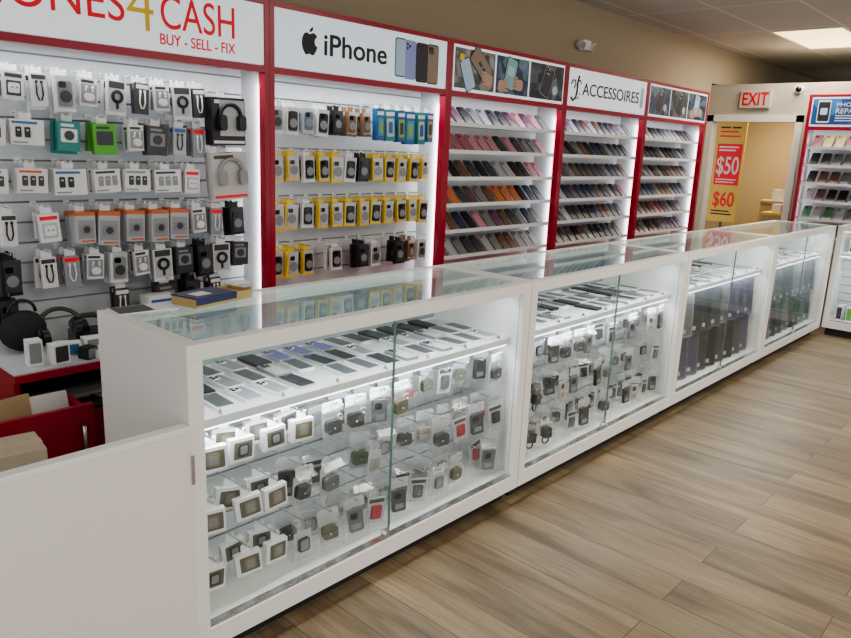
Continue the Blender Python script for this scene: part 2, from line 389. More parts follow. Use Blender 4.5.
smalls=[bag_item('case',mat('small_case_'+k,pc[k],.4),'small_case',k+' small protective case in crinkled clear bag',.045,.135) for k in('black','grey','cream','charcoal')]
cards=[bag_item('card',mat('carded_case_'+k,pc[k],.4),'carded_accessory',k+' accessory on pale card in clear bag',.042,.138) for k in('black','red','charcoal','sand')]
plugs=[bag_item('plug',BLACK,'wall_charger','black plug charger with coiled cable in clear bag')]
def hook_mesh(L):
    return MB().cyl((0,0,0),(0,-L,0),.0022,STEEL,6).cyl((0,-L,0),(0,-L-.002,.012),.0022,STEEL,6).box(-.012,.012,-.003,0,-.012,.012,CARDW).mesh('hook')
HK=hook_mesh(.262); HKW=hook_mesh(.165)
def add_hook(parent,x,y,z,me):
    o=bpy.data.objects.new('hook',me); o.parent=parent; o.location=(x,y,z); COL.objects.link(o)
for ci in (0,1):
    M=CM[ci]; root=croots[ci]
    for r,z in enumerate((.670,.480,.295)):
        for i in range(13):
            x=.10+i*.110+random.uniform(-.008,.008)
            if x>W-.07: continue
            add_hook(root,x,.32,z,HK)
            wbx=ci==0 and ((r==0 and i<4) or (r==1 and i<3) or (r==2 and i<3))
            if not wbx and random.random()<.08: continue
            for d in range(2):
                y=.080+d*.085
                if d==0 and not wbx and random.random()<.18: continue
                az=16; off=-8; sc=.98
                if wbx: t=random.choice(wb); gr='boxed watch cases on hooks'; sc=.90; az=9; off=-6
                elif ci==1 and r>0 and i<3: t=plugs[0]; gr='bagged chargers on hooks'
                else:
                    t=random.choice(pods+[pods[0],pods[7],pods[4]]+watches+smalls+cards); gr='bagged accessories on hooks'
                    if ci==1: t=random.choice([pods[0],pods[4],watches[0],watches[1],pods[7],watches[2],cards[0],cards[2]]+smalls)
                inst(t,M@T((x,y,z-.004))@RZ(off+random.uniform(-az,az))@RY(random.uniform(-8,8))@SCL(sc*random.uniform(.94,1.06)),gr)

# tablets in units 3, 4
def tablet(n,c):
    o=thing('tablet',n+' tablet in clear sleeve standing in the counter','tablet',MB().rr(0,.14,.19,.270,.012,-.004,.004,mat('tab_'+n,c,.35,.1)),link=False)
    part(o,'screen',MB().rr(0,.14,.166,.243,.004,-.0046,-.004,mat('tablet_screen_'+n,tuple(x*.6 for x in c),.3)),link=False)
    part(o,'printed_label',MB().box(-.03,.03,-.0054,-.0046,.03,.055,PLT0:=mat('tablet_label_'+n,(.45,.45,.45),.5)),link=False)
    part(o,'clear_sleeve',MB().crinkle(-.100,.100,0,.286,-.010,.002,SLEEVE,rb,3,3),link=False)
    return o
tabs=[tablet(n,c) for n,c in(('grey',(.12,.13,.14)),('lavender',(.15,.135,.21)),('dark',(.035,.038,.042)),('slate',(.07,.085,.095)),('silver',(.24,.245,.255)))]
for ci in(2,3):
    M=CM[ci]; root=croots[ci]
    part(root,'ledge',MB().box(.018,W-.018,.045,.32,.398,.404,GLASS),'clear acrylic ledge')
    for z,y0 in((.4045,.105),(.1355,.105)):
        for i in range(9):
            x=.14+i*.150
            if x>W-.10: continue
            inst(random.choice(tabs),M@T((x,y0,z))@RZ(-14+random.uniform(-3,3))@RX(-4),'tablets standing in the counter')
            if i<8: inst(random.choice(tabs),M@T((x+.075,y0+.085,z))@RZ(-14+random.uniform(-3,3))@RX(-4),'tablets standing in the counter')
def carton(w,d,h,m,name,label,cat,face=None):
    o=thing(name,label,cat,MB().box(-w/2,w/2,-d/2,d/2,0,h,m),link=False)
    if face: part(o,'printed_front',MB().rr(0,h/2,w*.8,h*.8,.004,-d/2-.0008,-d/2,face),link=False)
    return o
GRN=mat('green_box',(.12,.42,.05),.5); BLU=mat('blue_box',(.03,.13,.32),.4); ORG=mat('orange_box',(.58,.15,.05),.5); TEAL=mat('teal_box',(.03,.24,.23),.4)
vape=[carton(.05,.05,.13,m,'product_carton',l+' product carton on the counter floor','carton',f) for m,f,l in((GRN,CARDW,'green'),(CARDW,GRN,'white and green'),(BLU,CARDW,'blue'),(CARDW,DARK,'white and black'))]
for r in range(3):
    for i in range(11):
        z=(.1352,.1352,ZSH)[r]; y=(.12,.20,.20)[r]
        inst(random.choice(vape),CM5@T((.10+i*.08,y,z)),'cartons in the end counter')

# ---------------------------------------------------------------- wall display bays
def bay(k,M,label,shelves=0,slat=True,xl=0.0):
    o=thing('wall_display_bay',label,'wall display',None,M,'row of wall display bays')
    Dp=YB-YW-.001; p=.028
    f=MB()
    for x0,x1 in((xl+.0005,xl+p),(WB-p,WB-.0005)):
        f.box(x0,x1,0,.05,.64,ZT,RED)
    f.box(xl+p,WB-p,0,.05,ZT-.022,ZT,RED).box(xl+p,WB-p,0,.05,1.785,1.815,RED)
    f.box(xl+.0005,WB-.0005,.05,Dp,ZT-.02,ZT,RED)
    bev(part(o,'frame',f,'crimson laminate frame'),.001)
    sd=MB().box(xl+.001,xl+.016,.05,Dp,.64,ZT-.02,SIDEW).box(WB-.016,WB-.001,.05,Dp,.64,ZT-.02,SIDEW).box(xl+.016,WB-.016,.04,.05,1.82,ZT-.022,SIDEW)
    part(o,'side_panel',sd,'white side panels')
    s=MB()
    if slat:
        z=.64
        while z<1.80:
            s.box(xl+.016,WB-.016,Dp-.03,Dp-.012,z,z+.073,SLAT); z+=.081
        s.box(xl+.016,WB-.016,Dp-.018,Dp,.64,ZT-.02,GROOVE)
    else: s.box(xl+.016,WB-.016,Dp-.02,Dp,.64,ZT-.02,SHELFW)
    part(o,'back_panel',s,'grooved white slat panel' if slat else 'plain white back panel')
    part(o,'light_strip',MB().box(xl+.05,WB-.05,.055,.075,1.792,1.80,LED),'glowing white light strip')
    for sx,rz in ((xl+.034,-90-30),(WB-.034,90+30)):
        # upright strip lamps tucked behind both posts
        area('bay_lamp',M@T((sx,.055,1.21))@RZ(rz+180)@RX(90),.03,1.05,2.2 if slat else 1.6,(.92,.97,1))
    area('bay_lamp',M@T(((WB+xl)/2,.045,1.783))@RX(4),WB-xl-.12,.02,2.8 if slat else 1.4,(.92,.97,1))
    for i in range(shelves):
        z=1.63-.165*i
        b=MB().box(.017,WB-.017,.045,Dp-.021,z-.012,z,SHELFW).box(.017,WB-.017,.041,.045,z-.014,z+.010,SHELFW)
        part(o,'shelf',b,'white shelf with raised lip')
    sg=part(o,'header_sign',MB().box(xl+p+.002,WB-p-.002,.004,.036,1.818,ZT-.024,SIGNB if k==0 else SIGN))
    return o,sg
DSL=YB-YW-.001-.03  # slat face local y
B={}
desc={-1:'wide red framed slat wall bay hung with chargers and headphones',0:'red framed slat wall bay with yellow and white boxed cases',
 1:'red framed bay with picture header and phone case shelves',2:'red framed bay with lettered white header and phone cases',3:'red framed bay with dark picture header and phone cases'}
for k in range(-1,4):
    B[k]=bay(k,T((X0+k*WB,YW,0)),desc[k],0 if k<1 else 6,k<1,-.45 if k==-1 else 0.0)
FM=T((6.655,.53,0))@RZ(-90)
B['f']=bay('f',FM,'red framed wall display beside the doorway with blue header',6,False)

# header lettering
INK=mat('black_ink',(.01,.01,.012),.5)
s=B[-1][1]; y=.004
textpart(s,'lettering','PHONES',-.035,1.975,.625,.128,y,REDT)
textpart(s,'lettering','4',.600,1.985,.112,.20,y,YEL,'yellow numeral',thin=.012)
textpart(s,'lettering','CASH',.742,1.975,.345,.128,y,REDT)
textpart(s,'lettering','BUY - SELL - FIX',.735,1.868,.355,.042,y,REDT,thin=-.01)
s=B[0][1]
def spline(pts,n=5):
    out=[];N=len(pts)
    for i in range(N):
        p0,p1,p2,p3=pts[i-1],pts[i],pts[(i+1)%N],pts[(i+2)%N]
        for j in range(n):
            t=j/n
            out.append(tuple(.5*((2*p1[a])+(-p0[a]+p2[a])*t+(2*p0[a]-5*p1[a]+4*p2[a]-p3[a])*t*t+(-p0[a]+3*p1[a]-3*p2[a]+p3[a])*t**3) for a in(0,1)))
    return out
ap=[(0.0,.725),(.12,.775),(.22,.795),(.33,.745),(.395,.66),(.30,.56),(.268,.44),(.31,.31),(.41,.235),(.36,.10),(.27,-.04),(.17,-.12),(.06,-.085),(0,-.07),(-.08,-.085),(-.18,-.12),(-.28,-.04),(-.38,.14),(-.42,.36),(-.37,.60),(-.24,.765),(-.10,.765)]
lf=[(0.0,.82),(.02,.92),(.10,1.0),(.18,1.03),(.165,.93),(.09,.84)]
q=.112
b=MB().poly([(.235+x*q,1.905+z*q) for x,z in spline(ap)],INK,.002,.004).poly([(.235+x*q,1.905+z*q) for x,z in spline(lf)],INK,.002,.004)
part(s,'fruit_emblem',b,'black bitten fruit emblem')
textpart(s,'lettering','iPhone',.325,1.952,.43,.098,y,INK,thin=-.012)
def pic_phone(b,cx,cz,w,h,body,face,y=.004,cam=True):
    b.rr(cx,cz,w,h,w*.17,y-.002,y,body); b.rr(cx,cz,w*.9,h*.94,w*.14,y-.003,y-.002,face)
    if cam:
        b.rr(cx-w*.18,cz+h*.34,w*.42,w*.42,w*.1,y-.0035,y-.003,body)
        for dx,dz in((-.28,.39),(-.28,.29),(-.08,.34)): b.cyl((cx+w*dx,y-.0035,cz+h*dz),(cx+w*dx,y-.004,cz+h*dz),w*.08,LENS,8)
P1=mat('pic_periwinkle',(.30,.36,.68),.5); P2=mat('pic_charcoal',(.03,.03,.04),.4); P3=mat('pic_bronze',(.30,.22,.16),.4); P4=mat('pic_skyblue',(.45,.62,.8),.4)
b=MB(); pic_phone(b,.86,1.95,.085,.20,P2,P4,cam=False); pic_phone(b,.935,1.945,.09,.205,P1,P1,.0035); pic_phone(b,1.03,1.94,.095,.21,P2,P2); pic_phone(b,1.12,1.94,.095,.215,P2,P3,.0035)
part(s,'phone_pictures',b,'printed pictures of phones in blue, charcoal and bronze')
# picture headers: procedural printed photographs with phones on top
def photomat(name,a,b_,c,scale):
    m=bpy.data.materials.new(name); m.use_nodes=True; nt=m.node_tree; N=nt.nodes; L=nt.links; bs=N['Principled BSDF']
    tc=N.new('ShaderNodeTexCoord'); v=N.new('ShaderNodeTexVoronoi'); v.inputs['Scale'].default_value=scale; L.new(tc.outputs['Object'],v.inputs['Vector'])
    n=N.new('ShaderNodeTexNoise'); n.inputs['Scale'].default_value=scale*.6; n.inputs['Detail'].default_value=5; L.new(tc.outputs['Object'],n.inputs['Vector'])
    mx=N.new('ShaderNodeMixRGB'); mx.inputs[0].default_value=.45; L.new(v.outputs['Color'],mx.inputs[1]); L.new(n.outputs['Fac'],mx.inputs[2])
    cr=N.new('ShaderNodeValToRGB'); e=cr.color_ramp.elements; e[0].position=.3; e[0].color=(*a,1); e[1].position=.72; e[1].color=(*c,1); k=e.new(.5); k.color=(*b_,1)
    L.new(mx.outputs[0],cr.inputs[0]); L.new(cr.outputs[0],bs.inputs['Base Color']); bs.inputs['Roughness'].default_value=.35; return m
PG=photomat('print_bench_photo',(.05,.05,.055),(.16,.17,.18),(.36,.35,.33),22); PD=photomat('print_dark_photo',(.008,.01,.015),(.03,.04,.055),(.18,.20,.22),14); PBl=photomat('print_blue_photo',(.008,.015,.04),(.03,.06,.13),(.16,.24,.34),16)
PSk=mat('pic_skin',(.5,.32,.24),.5); PM=mat('pic_mint',(.25,.48,.5),.5); PN=mat('pic_navy',(.02,.035,.10),.5)
s=B[1][1]
def picpanel(s,x0,x1,bg,fn,label):
    b=MB().box(x0,x1,.001,.004,1.835,ZT-.04,bg); fn(b,(x0+x1)/2,1.95); part(s,'picture_panel',b,label)
def hand(b,cx,cz,sx=1):
    b.rr(cx,cz-.03,.075,.07,.02,-.003,.001,PSk)
    for i in range(4): b.rr(cx-sx*.045,cz+.012-.022*i,.05,.016,.008,-.004,.001,PSk)
def f1(b,cx,cz):
    b.M=T((cx,0,cz))@RY(-25)@T((-cx,0,-cz)); pic_phone(b,cx-.08,cz,.10,.19,P2,P4,.0015,False); b.M=T((cx,0,cz))@RY(-50)@T((-cx,0,-cz)); pic_phone(b,cx+.06,cz-.02,.12,.22,P2,P3,.0010,False)
    for i in range(6): b.rr(cx+.03+.025*(i%3),cz-.06+.05*(i//3),.018,.035,.003,-.003,.001,(GREY,PN,P3)[i%3])
    b.M=Matrix.Identity(4); hand(b,cx+.13,cz-.02)
    b.rr(cx-.13,cz+.06,.04,.04,.01,-.001,.001,YEL)
def f2(b,cx,cz):
    b.M=T((cx,0,cz))@RY(12)@T((-cx,0,-cz)); pic_phone(b,cx-.03,cz+.005,.12,.20,P2,PM,.0015,False); b.rr(cx-.03,cz+.02,.07,.06,.01,-.0025,.001,P4); b.M=Matrix.Identity(4); hand(b,cx+.07,cz-.02); hand(b,cx-.12,cz-.04,-1)
def f3(b,cx,cz):
    b.M=T((cx,0,cz))@RY(20)@T((-cx,0,-cz)); pic_phone(b,cx,cz,.12,.20,GREY,P2,.0015); b.M=Matrix.Identity(4); b.cyl((cx+.10,-.001,cz-.05),(cx+.10,.001,cz-.05),.03,P4,14)
picpanel(s,.045,.43,PG,f1,'printed photo of a phone repair with opened parts')
picpanel(s,.45,.80,PBl,f2,'printed photo of hands holding a phone')
picpanel(s,.82,1.225,PD,f3,'printed dark photo of a phone and lens')
s=B[2][1]
textpart(s,'lettering','ACCESSOIRES',.225,1.945,.89,.085,y,INK,thin=-.008)
OLV=mat('olive_ink',(.10,.14,.04),.5)
b=MB().tube([(.065,.003,1.965),(.085,.003,1.995),(.115,.003,1.995),(.125,.003,1.965),(.105,.003,1.94)],.006,OLV).tube([(.165,.003,2.03),(.150,.003,1.98),(.148,.003,1.92),(.135,.003,1.875),(.10,.003,1.855),(.07,.003,1.875)],.008,INK).tube([(.15,.003,1.99),(.185,.003,2.0),(.20,.003,1.975)],.005,INK).ball((.185,.003,1.905),.010,YEL,8).ball((.165,.003,1.875),.008,OLV,8)
part(s,'emblem',b,'curly black and olive emblem')
b=MB().rr(1.165,1.95,.05,.16,.01,.002,.004,P4); part(s,'emblem',b,'pale blue phone emblem')
s=B[3][1]
picpanel(s,.045,.43,PBl,f3,'printed dark blue photo of a phone')
picpanel(s,.45,.80,PD,f3,'printed dark photo of a phone')
picpanel(s,.82,1.225,PBl,f2,'printed dark blue photo of hands and a phone')
s=B['f'][1]
b=MB().box(.04,1.22,.001,.004,1.835,ZT-.04,photomat('print_royal_photo',(.01,.03,.14),(.02,.08,.30),(.06,.22,.5),5)); b.rr(.14,1.95,.11,.20,.012,-.001,.001,CARDW).rr(.14,1.95,.095,.17,.01,-.002,-.001,P2).rr(.14,1.95,.06,.06,.01,-.003,-.002,P4)
part(s,'picture_panel',b,'blue printed picture of a white phone')
textpart(s,'lettering','PHONE',.24,2.01,.20,.035,0,CARDW); textpart(s,'lettering','REPAIR',.24,1.955,.20,.045,0,CARDW)
for i in range(3): part(s,'text_line',MB().box(.24,.42-.02*i,-.0005,.001,1.91-.022*i,1.918-.022*i,CARDW))

# ---------------------------------------------------------------- phone cases on shelves
def case_tpl(c,label):
    o=thing('phone_case',label,'phone case',MB().rr(0,.075,.074,.150,.012,-.005,.004,c,3),link=False)
    g=MB().rr(-.014,.125,.034,.036,.008,-.007,-.005,c,3)
    for dx,dz in((-.022,.133),(-.022,.117),(-.006,.125)): g.cyl((dx,-.007,dz),(dx,-.008,dz),.006,LENS,8)
    part(o,'camera_ring',g,link=False); return o
cc={'black':(.014,.014,.016),'charcoal':(.05,.05,.055),'navy':(.02,.035,.09),'pink':(.48,.23,.26),'rose':(.33,.12,.14),'grey':(.18,.18,.19),'plum':(.13,.06,.10),'brown':(.14,.075,.05),'silver':(.34,.35,.37),'lilac':(.28,.23,.34),'orange':(.46,.15,.06),'red':(.34,.02,.03),'teal':(.07,.20,.22),'yellow':(.48,.38,.15),'green':(.08,.18,.1),'blue':(.12,.20,.36)}
cases={n:case_tpl(mat('case_'+n,c,.35),n+' phone case leaning on a lit shelf') for n,c in cc.items()}
dk=['black','black','charcoal','charcoal','navy','plum','grey','brown','grey']
for k in(1,2,3):
    for r in range(6):
        pal={1:[['grey','pink','charcoal','lilac','charcoal','plum'],['pink','pink','rose','grey','lilac','charcoal'],dk+['pink','silver'],dk+['orange','pink','rose'],dk+['pink','lilac'],dk+['silver']],
             2:[['charcoal','grey','plum','brown','lilac'],dk+['rose'],dk+['silver','grey'],dk+['rose','silver'],dk+['silver'],dk],
             3:[dk,dk+['lilac'],dk+['grey'],dk+['silver'],dk+['rose'],dk]}[k][r]
        for i in range(12):
            x=.10+i*.096
            M=T((X0+k*WB+x+random.uniform(-.005,.005),YW+.058,1.631-.165*r))@RX(-45)@RY(random.uniform(-2,2))@SCL(.98)
            inst(cases[random.choice(pal)],M,'phone cases leaning on wall shelves')
for r in range(6):
    for i in range(8):
        M=FM@T((.10+i*.096,.060,1.631-.165*r))@RX(-42)
        inst(cases[random.choice([['charcoal','yellow','silver','rose'],['black','charcoal','grey','silver'],['black','charcoal','brown','grey'],['black','plum','teal','silver'],['green','yellow','silver','grey'],['silver','yellow','teal','grey']][r])],M,'phone cases on the far wall shelves')

# ---------------------------------------------------------------- wall bay packages
def pkg(name,label,w,h,d,body,parts=(),tabm=CARDW):
    b=MB().box(-w/2,w/2,-d,0,-h-.02,-.02,body); tab(b,min(w,.04),tabm)
    o=thing(name,label,name.replace('_',' '),b,link=False)
    for n,g in parts: part(o,n,g,link=False)
    return o
PG2=mat('print_grey',(.30,.31,.33),.5); PLT=mat('print_light_grey',(.50,.51,.53),.5)
AW=mat('adapter_white',(.80,.80,.80),.3); PBLU=mat('print_blue',(.05,.16,.36),.5); POR=mat('print_orange',(.6,.17,.04),.5)
def adapter(w=.072,h=.105,d=.020,lab=PG2,win=PG2):
    g=MB().rr(0,-.082,w*.55,h*.35,.006,-d-.006,-d,AW).cyl((-.008,-d-.006,-.080),(-.008,-d-.012,-.080),.003,GREY,6).cyl((.008,-d-.006,-.080),(.008,-d-.012,-.080),.003,GREY,6)
    p=MB().box(-w*.42,w*.42,-d-.001,-d,-.044,-.03,lab).box(-w*.36,w*.36,-d-.0008,-d,-.110,-.055,win)
    return pkg('charger_package','white boxed wall charger hanging on a hook',w,h,d,CARDW,(('printed_label',p),('charger',g)))
def widebox(w=.112,h=.092,d=.028,c=DARK,lab=PG2,n=3):
    p=MB()
    for i in range(n): p.rr(-.030+i*.030,-.066,.020,.038,.004,-d-.003,-d,c).box(-.034+i*.030,-.026+i*.030,-d-.004,-d-.003,-.062,-.056,PLT)
    p.box(-w*.45,w*.30,-d-.001,-d,-.036,-.027,lab).box(-w*.45,0,-d-.001,-d,-.106,-.100,PG2)
    return pkg('charger_package','wide white charger box with dark printed plugs',w,h,d,CARDW,(('printed_label',p),))
def cablepk():
    p=MB().box(-.034,.034,-.017,-.016,-.050,-.024,DARK).box(-.036,.036,-.0168,-.016,-.140,-.050,PLT)
    g=MB().ring((0,-.020,-.082),.023,.004,BLACK,n=20).ring((0,-.023,-.082),.017,.003,BLACK,n=20).cyl((0,-.020,-.105),(0,-.020,-.13),.005,BLACK,8)
    return pkg('cable_package','dark and white packaged coiled black charging cable',.080,.135,.016,CARDW,(('printed_label',p),('cable',g)))
def straightcable(col,lab,body,txt):
    g=MB().tube([(-.010,-.020,-.055),(-.012,-.020,-.095),(-.005,-.020,-.118),(.005,-.020,-.118),(.012,-.020,-.095),(.009,-.020,-.055)],.003,col,6).box(-.014,-.006,-.022,-.016,-.057,-.047,col).box(.005,.013,-.022,-.016,-.057,-.047,col)
    p=MB().box(-.026,.026,-.017,-.016,-.042,-.026,lab)
    return pkg('cable_package',txt,.058,.120,.016,body,(('printed_label',p),('cable',g)))
def earbuds():
    g=MB().rr(0,-.090,.036,.030,.013,-.028,-.018,AW).cyl((-.012,-.022,-.058),(-.014,-.022,-.070),.004,AW,8).cyl((.012,-.022,-.058),(.014,-.022,-.070),.004,AW,8).ball((-.012,-.024,-.055),.006,AW,8).ball((.012,-.024,-.055),.006,AW,8)
    p=MB().box(-.030,.030,-.019,-.018,-.115,-.044,PG2).box(-.030,.018,-.019,-.018,-.038,-.028,DARK)
    return pkg('earbud_package','boxed white earbuds with charging case on grey print',.068,.105,.018,CARDW,(('printed_label',p),('earbuds',g)))
def colorbox(m,nm,face=CARDW):
    p=MB().rr(0,-.074,.062,.052,.006,-.031,-.030,face).cyl((0,-.031,-.074),(0,-.034,-.074),.019,DARK,16).box(-.030,.018,-.031,-.030,-.040,-.030,face)
    return pkg('accessory_box',nm+' accessory carton with round product picture',.084,.115,.030,m,(('printed_label',p),))
def budbox():
    p=MB().box(-.0405,.0405,-.0505,.001,-.034,-.0195,ORG).box(-.034,.034,-.051,-.05,-.128,-.052,PG2).rr(0,-.090,.045,.042,.012,-.054,-.051,GREY).cyl((0,-.054,-.090),(0,-.056,-.090),.014,DARK,14).box(-.02,.034,-.0512,-.05,-.142,-.135,ORG)
    return pkg('speaker_box','grey carton with orange top band and grey product picture',.080,.128,.05,mat('carton_grey',(.45,.45,.46),.5),(('printed_front',p),))
def headpk(dark):
    body=BLACK if dark else mat('carton_champagne',(.55,.51,.47),.5); hp=BLACK if dark else PG2
    g=MB().ring((.005,-.070,-.10),.052,.009,hp,a0=0,a1=180,n=18)
    for sx in(-1,1): g.rr(.005+sx*.048,-.125,.034,.066,.015,-.090,-.062,hp)
    p=MB().box(-.078,.078,-.0605,-.06,-.212,-.200,REDT if not dark else CARDW).box(-.07,.02,-.061,-.06,-.045,-.03,CARDW if dark else DARK)
    if dark: p.box(-.045,.078,-.0615,-.06,-.18,-.03,PLT)
    return pkg('headphone_box',('black and grey' if dark else 'pale champagne')+' carton with over ear headphones on front',.165,.20,.06,body,(('printed_front',p),('headphones',g)))
def casepk(bot,case,lab,w=.074,h=.130,inner=GREY,ri=.022):
    g=MB().rr(0,-.085,w*.70,h*.72,.012,-.028,-.022,case).cyl((0,-.028,-.095),(0,-.031,-.095),ri,inner,16).rr(-.010,-.053,w*.36,.022,.006,-.031,-.028,LENS)
    p=MB().box(-w/2-.0005,w/2+.0005,-.0235,0,-h-.0205,-h-.008,bot).box(-w/2-.0005,-w/2+.008,-.0235,.0,-h-.008,-.02,bot)
    body=CLEARP if bot is not BLACK else DARK
    return pkg('case_package',lab,w,h,.022,body,(('printed_band',p),('phone_case',g)),bot)
ads=[adapter(),adapter(lab=REDT,win=PLT),adapter(lab=PBLU),adapter(lab=DARK,win=DARK)]
wis=[widebox(),widebox(c=PG2,lab=DARK),widebox(lab=POR),widebox(c=BLACK,lab=PBLU,n=2)]
cb=cablepk(); tl=colorbox(TEAL,'teal'); gb=colorbox(GRN,'green',DARK); bb=budbox(); hd=headpk(True); hl=headpk(False); dkb=colorbox(DARK,'dark',GREY)
sc1=straightcable(AW,REDT,PG2,'slim packaged white cable on grey card'); sc2=straightcable(BLACK,DARK,CARDW,'slim packaged black cable on white card')
scd=straightcable(AW,CARDW,DARK,'slim packaged white cable on black card'); scb=straightcable(DARK,PBLU,PLT,'slim packaged dark cable on grey card'); eb=earbuds()
small=[sc1,sc2,scb,eb,ads[1]]
cpW=casepk(CARDW,GREY,'white carded phone case on a hook',inner=DARK); cpY=casepk(YEL,BLACK,'yellow banded boxed dark phone case'); cpB=casepk(BLACK,DARK,'black carded phone case on a hook'); cpWB=casepk(CARDW,BLACK,'white carded dark phone case on a hook')
cpYC=casepk(YEL,PLT,'yellow banded boxed clear phone case',inner=GREY,ri=.025); cpBl=casepk(PLT,mat('case_soft_blue',(.13,.18,.30),.4),'grey carded soft blue phone case')
cpR=casepk(mat('case_band_tan',(.24,.13,.07),.5),mat('case_tan',(.20,.11,.06),.5),'tan banded boxed brown phone case')
def tallbox(m,nm,a,b_):
    return pkg('screen_protector_box','tall narrow '+nm+' carton hanging on a hook',.066,.175,.035,m,(('printed_front',MB().rr(0,-.12,.048,.10,.008,-.037,-.035,a).box(-.028,.028,-.036,-.035,-.055,-.035,CARDW).rr(0,-.12,.028,.065,.008,-.039,-.037,b_)),))
CY=mat('cyan_print',(.08,.30,.42),.4); LM=mat('lime_print',(.28,.40,.12),.4)
blbs=[tallbox(BLU,'blue',CY,LM),tallbox(TEAL,'teal',PLT,BLU),tallbox(BLU,'blue and green',LM,DARK)]
def hang(bi,x,z,t,n=2,dp=.045,grp='packages on wall hooks',sc=1.0):
    Mb=T((X0+bi*WB,YW,0)); add_hook(B[bi][0],x,DSL,z,HKW)
    if isinstance(t,list): t=random.choice(t)
    for d in range(n):
        y=.057+d*dp+.03
        inst(t,Mb@T((x,y,z-.004))@RZ(random.uniform(-9,9))@RY(random.uniform(-4,4))@SCL(sc*random.uniform(.94,1.06)),grp)
rows=[(1.715,[(.10,ads),(.19,ads),(.275,sc2),(.365,cpW),(.465,eb),(.575,cb),(.685,scd),(.765,eb),(.86,cb),(.94,scd)]),
      (1.545,[(.09,wis),(.225,wis),(.375,tl),(.51,gb),(.645,eb),(.74,dkb),(.85,scb),(.935,sc1)]),
      (1.365,[(.085,wis),(.225,wis),(.365,wis),(.505,wis),(.64,wis),(.775,wis),(.90,ads)]),
      (1.195,[(.13,sc2),(.27,small),(.40,bb),(.505,bb),(.61,bb),(.715,bb),(.82,bb),(.92,eb)]),
      (1.02,[(.12,cpB),(.26,sc2),(.35,sc1),(.45,eb),(.545,cpW),(.64,small),(.74,cb),(.84,dkb),(.94,cpB)]),
      (.865,[(.10,cpB),(.55,scd),(.75,dkb),(.88,cpB),(1.0,scd)])]
for z,L in rows:
    for x,t in L: hang(-1,x,z,t,sc=1.03)
hang(-1,1.06,1.685,hd,1); hang(-1,1.06,1.445,hl,1,sc=1.05); hang(-1,1.02,1.19,sc1,2); hang(-1,1.12,1.19,cpB,2); hang(-1,1.04,1.025,cb,2); hang(-1,1.14,1.025,dkb,2)
mix=[cpWB,cpYC,cpWB,cpYC,cpY]
rows0=[(1.67,[cpW,cpWB,cpBl,cpWB,cpB,cpR,cpR,None,None,None,None,None]),
       (1.435,[cpYC,cpYC,mix,mix,cpYC,cpWB,cpB,cpYC,cpY,cpYC,cpY,cpYC]),
       (1.195,[cpYC,mix,mix,cpYC,cpYC,cpY,cpYC,cpY,cpYC,cpY,cpYC,cpY]),
       (.955,[cpY,cpYC,cpY,None,cpWB,None,cpB,cpW,None,cpB,cpR,cpW])]
for z,L in rows0:
    for i,t in enumerate(L):
        if t: hang(0,.085+i*.098,z,t,2,.05,'boxed phone cases on wall hooks',sc=.97)
for i in range(6): hang(0,.765+i*.082,1.70,blbs[i%3],1)

# ---------------------------------------------------------------- base cabinets
for k in range(-1,4):
    Mc=T((X0+k*WB,0,0)); xr=WB-.001
    c=thing('base_cabinet','low crimson storage cabinet under the wall display','cabinet',None,Mc,'crimson base cabinets')
    y0=1.06
    b=MB().box(.001,xr,y0,YB-.001,.61,.638,RED).box(.001,.02,y0+.02,YB-.001,.0,.61,RED).box(xr-.019,xr,y0+.02,YB-.001,0,.61,RED).box(.02,xr-.019,YB-.02,YB-.001,0,.61,RED).box(.02,xr-.019,y0+.02,YB-.02,.46,.478,DARK).box(.02,xr-.019,y0+.02,YB-.02,0,.06,RED).box(.62,.638,y0+.02,YB-.02,.06,.46,RED)
    part(c,'body',b)
    if k==-1: part(c,'worktop',MB().box(.001,xr,y0+.012,YB-.001,.638,.6445,SLAT),'pale grey laminate ledge top')
    for j,(xa,xb) in enumerate(((.024,.617),(.642,xr-.022))):
        d=part(c,'drawer',MB().box(xa,xb,y0,y0+.018,.07,.452,RED).box(xa+.01,xa+.02,y0+.018,y0+.3,.08,.40,RED).box(xb-.02,xb-.01,y0+.018,y0+.3,.08,.40,RED).box(xa+.01,xb-.01,y0+.018,y0+.3,.07,.08,RED),'crimson drawer front')
        hx=xb-.07
        part(d,'handle',MB().tube([(hx,y0,.30),(hx,y0-.025,.305),(hx,y0-.025,.395),(hx,y0,.40)],.006,SILV,8),'chrome bar handle')
# open topped red drawer unit pulled out in front of the cabinet
c=thing('drawer_unit','open crimson drawer unit with chrome handle and loose papers','cabinet',None,T((-.50,.78,0)))
part(c,'body',MB().box(0,.018,.018,.26,0,.56,RED).box(.562,.58,.018,.26,0,.56,RED).box(.018,.562,.242,.26,0,.56,RED).box(.018,.562,.018,.242,0,.40,RED))
d=part(c,'drawer',MB().box(0,.58,0,.018,.02,.585,RED),'crimson drawer front')
part(d,'handle',MB().tube([(.535,0,.43),(.535,-.025,.435),(.535,-.025,.515),(.535,0,.52)],.007,SILV,8),'chrome bar handle')
for i in range(4):
    thing('paper_packet','loose white and brown packet standing in the open drawer','papers',MB().rr(0,0,.12,.20,.006,0,.018,[CARDW,KRAFT,GREY,CARDW][i]),T((-.03-.11*i+.02,.90,.505+.012*(i%2)))@RZ(12*i)@RX(-18),'packets in the open drawer')

